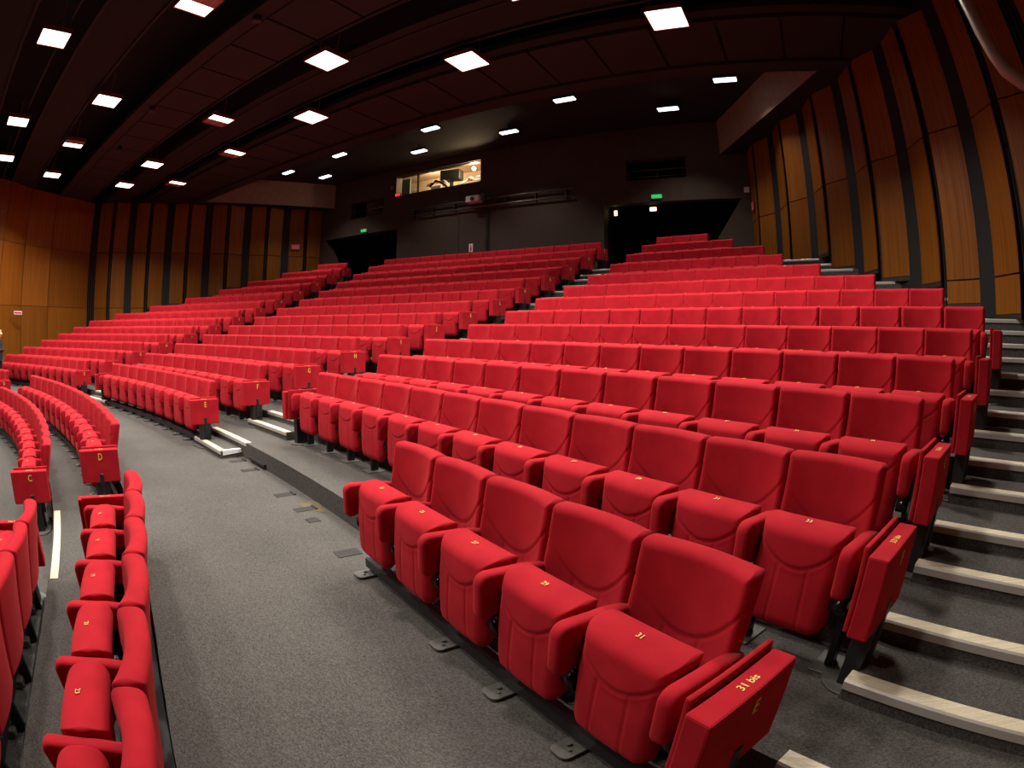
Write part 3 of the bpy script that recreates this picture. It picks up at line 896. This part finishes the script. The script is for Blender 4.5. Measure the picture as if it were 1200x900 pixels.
# ------------------------------------------------------------------ ceiling lamps
LAMP_E = 98.0; STRIP_E = 22.0
def area(name, loc, sx, sy, energy, parent, spread, col=(1.0, 0.95, 0.87)):
    li = bpy.data.lights.new(name, 'AREA'); li.shape = 'RECTANGLE'; li.size = sx; li.size_y = sy; li.energy = energy; li.color = col
    li.spread = spread
    o = bpy.data.objects.new(name, li); C.objects.link(o); o.parent = parent; o.location = loc
    return o
def square_lamp(x, y, label, on=(1, 1)):
    z = 7.0
    o = empty('ceiling_lamp', (x, y, z))
    bm = bmesh.new(); w = 0.325
    for c, s in (((-w, 0, 0.03), (0.02, 0.67, 0.10)), ((w, 0, 0.03), (0.02, 0.67, 0.10)), ((0, -w, 0.03), (0.65, 0.02, 0.10)), ((0, w, 0.03), (0.65, 0.02, 0.10)), ((0, 0, 0.07), (0.65, 0.65, 0.02))):
        add_box(bm, c, s)
    for sx in (-0.28, 0.28): add_box(bm, (sx, 0, 0.35), (0.02, 0.02, 0.55))
    mesh_obj('housing', bm, LAMPCASE, o)
    for k, f in ((-1, on[0]), (1, on[1])):
        bm = bmesh.new(); add_box(bm, (k*0.156, 0, 0.0), (0.308, 0.625, 0.02))
        d = mesh_obj('diffuser', bm, DIFF_ON if f else DIFF_OFF, o)
        if not f: d['label'] = 'dark half of the lamp'
    for q in (-0.21, 0.0, 0.21):
        bm = bmesh.new(); add_box(bm, (0, q, -0.012), (0.62, 0.006, 0.006)); mesh_obj('louvre', bm, WHITE, o)
    f = (on[0]+on[1])/2
    area('lamp_light', ((on[1]-on[0])*0.155, 0, -0.02), 0.6*max(f, 0.5), 0.6, LAMP_E*f*(0.72 if y > 24 else 1.0), o, math.radians(124))
    tag(o, label, 'ceiling lamp', 'square ceiling lamps')
def strip_lamp(x, y, label):
    o = empty('strip_lamp', (x, y, 8.05))
    bm = bmesh.new(); add_box(bm, (0, 0, 0.06), (0.64, 0.24, 0.09), bevel=0.01); add_box(bm, (0, 0, 0.19), (0.05, 0.05, 0.2)); mesh_obj('housing', bm, BLACK, o)
    bm = bmesh.new(); add_box(bm, (0, 0, 0.0), (0.60, 0.20, 0.04), bevel=0.012); mesh_obj('diffuser', bm, STRIP_ON, o)
    area('strip_light', (0, 0, -0.03), 0.6, 0.25, STRIP_E, o, math.radians(106), (1.0, 0.93, 0.86))
    tag(o, label, 'strip lamp', 'small strip lamps over the rear rows')
def ordn(k): return ORD[k]
rows_ = {
    'rear': (24.35, [(8.33, (1, 1)), (4.37, (1, 1)), (-0.27, (1, 1)), (-4.08, (0, 1)), (-8.3, (0, 1))]),
    'second': (22.62, [(9.55, (1, 1)), (6.5, (1, 1)), (2.23, (1, 1)), (-2.03, (0, 1)), (-6.6, (1, 1)), (-9.55, (1, 1))]),
    'third': (19.49, [(5.9, (1, 1)), (2.39, (1, 0)), (-2.41, (1, 1)), (-5.84, (1, 0)), (-9.45, (1, 1))]),
    'front': (17.37, [(4.4, (1, 1)), (0.0, (1, 1)), (-4.71, (1, 1)), (-8.06, (1, 1))]),
    'stage-side': (14.3, [(4.7, (1, 1)), (0.0, (1, 1)), (-4.7, (1, 1))]),
}
for nm, (y, ls) in rows_.items():
    for k, (x, on) in enumerate(ls):
        st = 'half-dark square' if 0 in on else 'bright square'
        square_lamp(x, y, f'{st} ceiling lamp, {ordn(k)} from the right in the {nm} line of lamps', on)
for k, x in enumerate((8.82, 4.42, -0.1, -4.25, -7.35)):
    strip_lamp(x, 28.95, f'small strip lamp, {ordn(k)} from the right in the line next to the ceiling raft')
for k, x in enumerate((6.95, 1.85, -1.75, -6.75)):
    strip_lamp(x, 30.45, f'small strip lamp, {ordn(k)} from the right in the line nearest the back wall')

# small ceiling fittings: loudspeaker pods / dark spots on the rafts
def pod(x, y, label):
    o = empty('ceiling_speaker', (x, y, 7.2))
    bm = bmesh.new(); add_cyl(bm, (0, 0, -0.10), (0, 0, 0.06), 0.09, 14, r2=0.07); mesh_obj('body', bm, BLACK, o)
    bm = bmesh.new(); add_cyl(bm, (0, 0, -0.108), (0, 0, -0.10), 0.075, 14); mesh_obj('grille', bm, TRIM, o)
    tag(o, label, 'ceiling speaker', 'small black ceiling pods')
pod(2.35, 20.75, 'small black pod under the ceiling raft, close to the half-dark lamp')
pod(-2.7, 20.9, 'small black pod under the ceiling raft, midway along it')
pod(-6.2, 21.2, 'small black pod under the ceiling raft, toward the wood side wall')

# ------------------------------------------------------------------ things on the back wall
t = empty('lighting_bar', (-0.1, YB-0.12, 6.3))
for dz, nm in ((0.14, 'rail'), (-0.12, 'rail')):
    bm = bmesh.new(); add_cyl(bm, (-3.37, 0, dz), (3.38, 0, dz), 0.028, 10); mesh_obj(nm, bm, GREYMET, t)
for x in (-3.2, -2.3, -1.3, 0.9, 2.0, 3.1):
    bm = bmesh.new(); add_box(bm, (x, 0.03, 0.01), (0.04, 0.10, 0.36)); mesh_obj('bracket', bm, BLACK, t)
tag(t, 'long double-tube lighting bar fixed across the dark back wall', 'lighting bar')
t = empty('projector', (-0.42, YB-0.30, 6.42))
bm = bmesh.new(); add_box(bm, (0, 0, 0), (0.56, 0.30, 0.24), bevel=0.02); mesh_obj('body', bm, WHITE, t)
bm = bmesh.new(); add_cyl(bm, (0.02, -0.14, -0.01), (0.02, -0.19, -0.01), 0.075, 16); mesh_obj('lens', bm, BLACK, t)
bm = bmesh.new(); add_box(bm, (0.34, 0.03, 0.06), (0.10, 0.14, 0.26), bevel=0.01); mesh_obj('mount', bm, GREYMET, t)
tag(t, 'white box projector mounted in the middle of the lighting bar', 'projector')
bm = bmesh.new(); pts = []
for k in range(60):
    a = 2*PI*k/20; pts.append((0.13*cos(a)+0.0, -0.02*k/20, 0.12*sin(a)-0.03))
add_tube(bm, pts, 0.014, 6)
o = mesh_obj('cable_coil', bm, BLACK, loc=(0.30, YB-0.14, 6.36)); tag(o, 'coil of black cable hanging beside the white projector', 'cable')
t = empty('cable_chain', (-0.03, YB-0.06, 4.55))
for k in range(26):
    bm = bmesh.new(); add_box(bm, (0, 0, k*0.064+0.03), (0.085, 0.05, 0.05), bevel=0.01); mesh_obj('link', bm, BLACK if k % 2 else TRIM, t)
tag(t, 'black vertical cable chain running down the back wall below the projector', 'cable chain')
bm = bmesh.new(); add_tube(bm, [(-1.26, YB-0.05, 7.0), (-1.27, YB-0.04, 6.3), (-1.26, YB-0.05, 5.4), (-1.28, YB-0.04, 4.7)], 0.008, 6); add_box(bm, (-1.28, YB-0.04, 4.66), (0.035, 0.03, 0.16))
o = mesh_obj('hanging_cable', bm, GREYMET); tag(o, 'thin cable hanging down the back wall below the booth window', 'cable')
bm = bmesh.new(); add_tube(bm, [(-0.45, YB-0.03, 7.15), (-0.40, YB-0.03, 6.9), (-0.30, YB-0.05, 6.7), (-0.22, YB-0.12, 6.55)], 0.010, 6)
o = mesh_obj('projector_cable', bm, BLACK); tag(o, 'black cable looping from the booth window to the projector', 'cable')

def exit_sign(x, z, label):
    o = empty('exit_sign', (x, YB-0.03, z))
    bm = bmesh.new(); add_box(bm, (0, 0, 0), (0.34, 0.06, 0.13), bevel=0.008); mesh_obj('case', bm, WHITE, o)
    bm = bmesh.new(); add_box(bm, (0, -0.033, 0), (0.32, 0.006, 0.11)); f = mesh_obj('face', bm, EXITG, o)
    bm = bmesh.new(); add_box(bm, (0.0, -0.038, 0.0), (0.12, 0.004, 0.022)); 
    quad(bm, [(0.05, -0.04, -0.03), (0.10, -0.04, 0.0), (0.05, -0.04, 0.03), (0.055, -0.04, 0.0)])
    mesh_obj('arrow', bm, SIGNW, f)
    tag(o, label, 'exit sign', 'green exit signs')
exit_sign(6.02, 5.96, 'green exit sign above the dark right-hand entrance')
exit_sign(-6.10, 5.94, 'green exit sign above the dark left-hand entrance')
EMER = emissive('warm_emergency_lamp', (1.0, 0.72, 0.32), 2.6)
def emergency(x, y, z, w, h, label):
    o = empty('emergency_light', (x, y, z))
    bm = bmesh.new(); add_box(bm, (0, 0.03, 0), (w+0.05, 0.06, h+0.05), bevel=0.01); mesh_obj('case', bm, TRIM, o)
    bm = bmesh.new(); add_box(bm, (0, -0.01, 0), (w, 0.03, h), bevel=0.01); mesh_obj('lens', bm, EMER, o)
    tag(o, label, 'emergency light', 'emergency lights in the entrance')
emergency(4.42, YB+0.75, 5.70, 0.10, 0.17, 'small warm upright light just inside the right entrance')
emergency(5.70, YB+0.75, 5.76, 0.22, 0.12, 'small warm wide light inside the right entrance below the exit sign')

def rail_open(x0, x1, label, z0=6.55):
    o = empty('balcony_rail', ((x0+x1)/2, YB+0.20, z0))
    w = (x1-x0)/2-0.02
    for dz in (0.14, 0.36):
        bm = bmesh.new(); add_cyl(bm, (-w, 0, dz), (w, 0, dz), 0.018, 8); mesh_obj('bar', bm, GREYMET, o)
    for x in (-w, 0, w):
        bm = bmesh.new(); add_cyl(bm, (x, 0, 0.0), (x, 0, 0.37), 0.018, 8); mesh_obj('post', bm, GREYMET, o)
    tag(o, label, 'railing', 'balcony railings')
rail_open(5.05, 7.0, 'thin metal railing in the dark balcony opening over the right entrance')
rail_open(-7.0, -5.05, 'thin metal railing in the dark balcony opening over the left entrance')

def wall_sign(loc, rz, w, h, label, kind):
    o = empty('wall_sign', loc, rz)
    bm = bmesh.new(); add_box(bm, (0, 0, 0), (w, 0.012, h), bevel=0.002); mesh_obj('plate', bm, SIGNW if kind != 'red' else SIGNR, o)
    bm = bmesh.new()
    if kind == 'red':
        for z in (0.22, -0.05, -0.28): add_box(bm, (0, -0.008, z*h), (w*0.8, 0.004, h*0.10))
        mesh_obj('lettering', bm, SIGNW, o)
    elif kind == 'person':
        add_box(bm, (0, -0.008, 0.24*h), (w*0.22, 0.004, h*0.18)); add_box(bm, (0, -0.008, -0.12*h), (w*0.42, 0.004, h*0.46))
        mesh_obj('red_figure', bm, SIGNR, o)
    elif kind == 'strip':
        add_box(bm, (0, -0.008, 0), (w*0.9, 0.004, h*0.45)); mesh_obj('lettering', bm, SIGNR, o)
    tag(o, label, 'sign', 'wall signs')
wall_sign((-0.715, YB-0.012, 4.73), 0, 0.17, 0.30, 'small white sign with a red figure low on the back wall', 'person')
wall_sign((8.86, YB-0.012, 6.06), 0, 0.17, 0.17, 'small white square plate at the corner of back and wood walls', 'plain')
wall_sign((9.02, 31.95, 5.47), -PI/2+0.25, 0.30, 0.30, 'red sign on the rearmost wood panel by the right entrance', 'red')
ang = math.atan2(0.47, 0.5)
wall_sign((-9.42, 31.18, 5.47), PI/4, 0.42, 0.26, 'red and white sign high on the last wood panel, left wall', 'red')
# strip sign on the splayed left wall
tdir = Vector((-11.8-(-14.1), 18.05-22.64)).normalized()
wall_sign((-12.16, 18.95, 2.38), math.atan2(tdir.y, tdir.x)+PI, 0.44, 0.13, 'pale strip sign on the big wood panels beside the standing person', 'strip')
bm = bmesh.new(); add_box(bm, (0, 0, 0), (0.08, 0.02, 0.10), bevel=0.004)
o = mesh_obj('light_switch', bm, GREYMET, loc=(13.33, 24.02, 3.05)); o.rotation_euler = (0, 0, -PI/2+0.25)
tag(o, 'small grey switch plate on the wood panel above the wall stairs', 'switch')

# booth contents
t = empty('pendant_bulb', (-1.02, YB+0.55, 7.93))
bm = bmesh.new(); add_ball(bm, (0, 0, 0), 0.075); mesh_obj('bulb', bm, emissive('warm_bulb', (1.0, 0.80, 0.50), 14), t)
bm = bmesh.new(); add_cyl(bm, (0, 0, 0.07), (0, 0, 0.5), 0.012, 6); mesh_obj('cord', bm, BLACK, t)
pl = bpy.data.lights.new('bulb_light', 'POINT'); pl.energy = 115; pl.color = (1.0, 0.72, 0.42); pl.shadow_soft_size = 0.08
po = bpy.data.objects.new('bulb_light', pl); C.objects.link(po); po.parent = t; po.location = (0, -0.0, -0.12)
tag(t, 'glowing warm bulb hanging in the control booth', 'bulb')
pl = bpy.data.lights.new('booth_light', 'POINT'); pl.energy = 95; pl.color = (1.0, 0.75, 0.48); pl.shadow_soft_size = 0.15
po2 = bpy.data.objects.new('booth_light', pl); C.objects.link(po2); po2.location = (-3.6, YB+1.2, 8.2)
t = empty('control_monitor', (-2.15, YB+0.70, 7.85))
bm = bmesh.new(); add_box(bm, (0, 0, 0), (0.85, 0.40, 0.42), rz=0.2, bevel=0.03); mesh_obj('case', bm, plain('dark_grey_case', (0.010, 0.014, 0.011), 0.6), t)
bm = bmesh.new(); add_box(bm, (0, 0, -0.30), (0.10, 0.12, 0.35)); mesh_obj('stand', bm, BLACK, t)
tag(t, 'dark bulky monitor behind the control booth window', 'monitor')
def desk_lamp():
    t = empty('desk_lamp', (-1.2, YB+0.55, 7.18))
    bm = bmesh.new(); add_tube(bm, [(-0.75, 0, 0.06), (-0.45, 0, 0.18), (-0.05, 0, 0.33)], 0.035, 8); mesh_obj('arm', bm, WHITE, t)
    bm = bmesh.new(); add_ball(bm, (0.05, 0, 0.34), 0.10, sc=(1.2, 1, 0.8)); mesh_obj('head', bm, WHITE, t)
    tag(t, 'white angled desk lamp in the control booth window', 'lamp')
desk_lamp()
t = empty('equipment_stack', (-2.75, YB+0.50, 7.18))
bm = bmesh.new(); add_box(bm, (0.1, 0, 0.13), (0.55, 0.3, 0.26), bevel=0.04); mesh_obj('white_case', bm, WHITE, t)
bm = bmesh.new(); add_tube(bm, [(-0.45, 0, 0.35), (-0.2, 0, 0.45), (0.1, 0, 0.40), (0.35, 0, 0.50), (0.55, 0, 0.30)], 0.045, 8); mesh_obj('cable_loom', bm, WHITE, t)
bm = bmesh.new(); add_tube(bm, [(-0.3, -0.02, 0.30), (0.0, -0.02, 0.50), (0.3, -0.02, 0.36), (0.6, -0.02, 0.12)], 0.05, 8); mesh_obj('dark_loom', bm, BLACK, t)
tag(t, 'jumble of white and black equipment on the booth desk', 'equipment')
bm = bmesh.new(); add_box(bm, (0, 0, 0), (0.52, 0.05, 1.3), bevel=0.01)
o = mesh_obj('booth_cabinet', bm, plain('grey_green_door', (0.10, 0.15, 0.11), 0.6), loc=(-4.75, YB+1.0, 7.55)); tag(o, 'grey-green cupboard door at the end of the booth window', 'cabinet')
bm = bmesh.new(); add_box(bm, (0, 0, 0), (0.28, 0.04, 0.40), bevel=0.01)
o = mesh_obj('paper_notice', bm, WHITE, loc=(-4.15, YB+0.9, 7.42)); tag(o, 'white paper sheet standing in the booth window', 'paper')
bm = bmesh.new(); add_box(bm, (0, 0, 0), (0.36, 0.10, 0.40), bevel=0.01)
o = mesh_obj('notice_board', bm, plain('framed_grey', (0.20, 0.19, 0.15), 0.6), loc=(-0.72, YB+0.6, 7.40)); tag(o, 'small grey board at the corner of the booth window under the bulb', 'board')
t = empty('led_clock', (-4.24, YB-0.05, 7.20))
bm = bmesh.new(); add_box(bm, (0, 0, 0), (0.30, 0.06, 0.14), bevel=0.01); mesh_obj('case', bm, BLACK, t)
LED = emissive('red_led', (1.0, 0.02, 0.03), 1.6)
for x in (-0.065, 0.065):
    bm = bmesh.new(); add_box(bm, (x, -0.034, 0), (0.09, 0.006, 0.10), bevel=0.002); mesh_obj('digit', bm, LED, t)
tag(t, 'red glowing two-digit display below the booth window corner', 'display')
bm = bmesh.new(); add_box(bm, (0, 0, 0), (0.16, 0.03, 0.18), bevel=0.01)
o = mesh_obj('wall_socket_box', bm, plain('dim_red_grey_box', (0.22, 0.13, 0.11), 0.6), loc=(-4.62, YB-0.02, 7.58)); tag(o, 'small dull box on the back wall beside the booth window', 'box')

# ------------------------------------------------------------------ pipe by the near wall
def cam_pt(px, py, t):
    dx = px-600+30.7506; dy = -(py-450+42.2173); rr_ = math.hypot(dx, dy); th = 2*math.asin(rr_/2/622.951)
    v = R_*(sin(th)*dx/rr_) + U_*(sin(th)*dy/rr_) + fw*cos(th)
    return CAMPOS + v*t
bm = bmesh.new()
pp = [cam_pt(1118, -60, 5.2), cam_pt(1131, 0, 4.9), cam_pt(1150, 38, 4.75), cam_pt(1165, 64, 4.65), cam_pt(1178, 82, 4.6), cam_pt(1196, 95, 4.6), cam_pt(1216, 104, 4.7), cam_pt(1240, 112, 4.9)]
add_tube(bm, pp, 0.068, 14)
o = mesh_obj('wall_pipe', bm, plain('brown_grey_pipe_paint', (0.30, 0.25, 0.215), 0.4, 0.2)); tag(o, 'bent grey pipe coming down near the corner wood panels', 'pipe')

# stage lighting boom at the far edge of the photo
t = empty('lighting_boom', (-11.9, 17.55, 4.6))
for x in (-0.22, 0.22):
    bm = bmesh.new(); add_cyl(bm, (x, 0, -0.9), (x, 0, 1.5), 0.025, 8); mesh_obj('upright', bm, GREYMET, t)
for k in range(5):
    bm = bmesh.new(); add_cyl(bm, (-0.22, 0, -0.7+k*0.5), (0.22, 0, -0.7+k*0.5), 0.018, 8); mesh_obj('rung', bm, GREYMET, t)
bm = bmesh.new(); add_cyl(bm, (0.1, -0.25, 0.45), (0.32, 0.05, 0.38), 0.10, 12); mesh_obj('spotlight', bm, BLACK, t)
for z in (1.45, -0.88):
    bm = bmesh.new(); add_box(bm, (0, 0.16, z), (0.5, 0.30, 0.04)); mesh_obj('wall_bracket', bm, GREYMET, t)
tag(t, 'ladder-like lighting boom against the wood wall at the photo edge', 'lighting boom')

# ------------------------------------------------------------------ the person standing at the far edge
def skin(name, verts, edges, mat, parent, sub=2):
    me = bpy.data.meshes.new(name); me.from_pydata([v[:3] for v in verts], edges, []); me.materials.append(mat)
    o = bpy.data.objects.new(name, me); C.objects.link(o); o.parent = parent
    md = o.modifiers.new('skin', 'SKIN'); md.use_smooth_shade = True
    for k, v in enumerate(verts):
        s = me.skin_vertices[0].data[k]; r = v[3]; s.radius = r if isinstance(r, tuple) else (r, r)
    me.skin_vertices[0].data[0].use_root = True
    ms = o.modifiers.new('sub', 'SUBSURF'); ms.levels = sub; ms.render_levels = sub
    return o
SKINM = plain('skin', (0.55, 0.33, 0.23), 0.5)
COAT = plain('dark_coat', (0.018, 0.018, 0.022), 0.85, noise=0.2, nscale=30)
TROU = plain('dark_trousers', (0.022, 0.022, 0.028), 0.85)
HAIR = plain('light_blond_hair', (0.62, 0.45, 0.24), 0.7, noise=0.3, nscale=60)
pr = empty('person', (-8.00, 17.80, 0.0), math.radians(-35))
# faces local -y
bv = [(0, 0, 0.96, (0.15, 0.11)), (0, 0, 1.12, (0.13, 0.095)), (0, 0.0, 1.32, (0.16, 0.105)), (0, 0.01, 1.44, (0.07, 0.065)), (0, 0.0, 1.52, (0.052, 0.055)), (0, -0.015, 1.60, (0.070, 0.085)), (0, -0.005, 1.69, (0.072, 0.088))]
be = [(0, 1), (1, 2), (2, 3), (3, 4), (4, 5), (5, 6)]
def add_chain(vs, es, start, pts):
    prev = start
    for p in pts:
        vs.append(p); es.append((prev, len(vs)-1)); prev = len(vs)-1
    return prev
for s in (-1, 1):
    add_chain(bv, be, 0, [(s*0.09, 0, 0.86, 0.085), (s*0.10, -0.01, 0.50, 0.055), (s*0.10, 0.01, 0.10, 0.036), (s*0.105, -0.09, 0.045, 0.034)])
    h = add_chain(bv, be, 2, [(s*0.17, 0, 1.38, 0.055), (s*0.22, 0.02, 1.12, 0.042), (s*0.215, -0.06, 0.88, 0.030), (s*0.21, -0.09, 0.80, (0.018, 0.034))])
    for q, (dx, ln) in enumerate(((-0.03, 0.065), (-0.012, 0.08), (0.006, 0.078), (0.024, 0.06))):
        add_chain(bv, be, h, [(s*0.21, -0.098+dx, 0.765, 0.0095), (s*(0.205), -0.105+dx, 0.765-ln*0.55, 0.0085), (s*0.195, -0.11+dx, 0.765-ln, 0.0075)])
    add_chain(bv, be, h, [(s*0.19, -0.13, 0.80, 0.011), (s*0.18, -0.15, 0.765, 0.0095)])
body = skin('body', bv, be, SKINM, pr)
cv = [(0, 0, 0.98, (0.185, 0.14)), (0, 0, 1.14, (0.165, 0.125)), (0, 0, 1.33, (0.18, 0.125)), (0, 0.01, 1.45, (0.085, 0.08))]; ce = [(0, 1), (1, 2), (2, 3)]
add_chain(cv, ce, 0, [(0, 0, 0.80, (0.19, 0.145))])
for s in (-1, 1): add_chain(cv, ce, 2, [(s*0.18, 0, 1.385, 0.075), (s*0.225, 0.02, 1.12, 0.060), (s*0.215, -0.06, 0.90, 0.046)])
skin('coat', cv, ce, COAT, pr)
tv = [(0, 0, 0.93, (0.15, 0.12))]; te = []
for s in (-1, 1): add_chain(tv, te, 0, [(s*0.09, 0, 0.84, 0.105), (s*0.10, -0.01, 0.50, 0.078), (s*0.10, 0.01, 0.11, 0.058)])
skin('trousers', tv, te, TROU, pr)
for s in (-1, 1):
    bm = bmesh.new(); add_ball(bm, (s*0.105, -0.055, 0.048), 0.05, sc=(1.0, 2.6, 0.95)); mesh_obj('shoe', bm, BLACK, pr)
hv = [(0, 0.02, 1.655, (0.082, 0.088)), (0, 0.012, 1.705, (0.080, 0.092)), (0, 0.06, 1.58, (0.078, 0.055)), (0, 0.065, 1.50, (0.07, 0.04))]
skin('hair', hv, [(0, 1), (0, 2), (2, 3)], HAIR, pr)
for s in (-1, 1):
    bm = bmesh.new(); add_ball(bm, (s*0.030, -0.088, 1.625), 0.010); mesh_obj('eye', bm, BLACK, pr)
bm = bmesh.new(); add_ball(bm, (0, -0.102, 1.59), 0.014, sc=(0.9, 1.2, 1.7)); mesh_obj('nose', bm, SKINM, pr)
bm = bmesh.new(); add_ball(bm, (0, -0.090, 1.552), 0.016, sc=(1.5, 0.6, 0.4)); mesh_obj('mouth', bm, plain('lips', (0.45, 0.16, 0.13), 0.5), pr)
bm = bmesh.new()
tag(pr, 'person in a dark coat with light blond hair standing by the far row ends', 'person')

# ------------------------------------------------------------------ world and view
w = bpy.data.worlds.new('world'); bpy.context.scene.world = w; w.use_nodes = True
w.node_tree.nodes['Background'].inputs[0].default_value = (1.0, 0.85, 0.75, 1); w.node_tree.nodes['Background'].inputs[1].default_value = 0.01
sc = bpy.context.scene
sc.view_settings.view_transform = 'Standard'; sc.view_settings.look = 'None'
sc.view_settings.exposure = 0.68; sc.view_settings.gamma = 1.0; sc.view_settings.use_curve_mapping = False
sc.cycles.max_bounces = 6; sc.cycles.diffuse_bounces = 2; sc.cycles.glossy_bounces = 2
sc.cycles.sample_clamp_indirect = 4.0
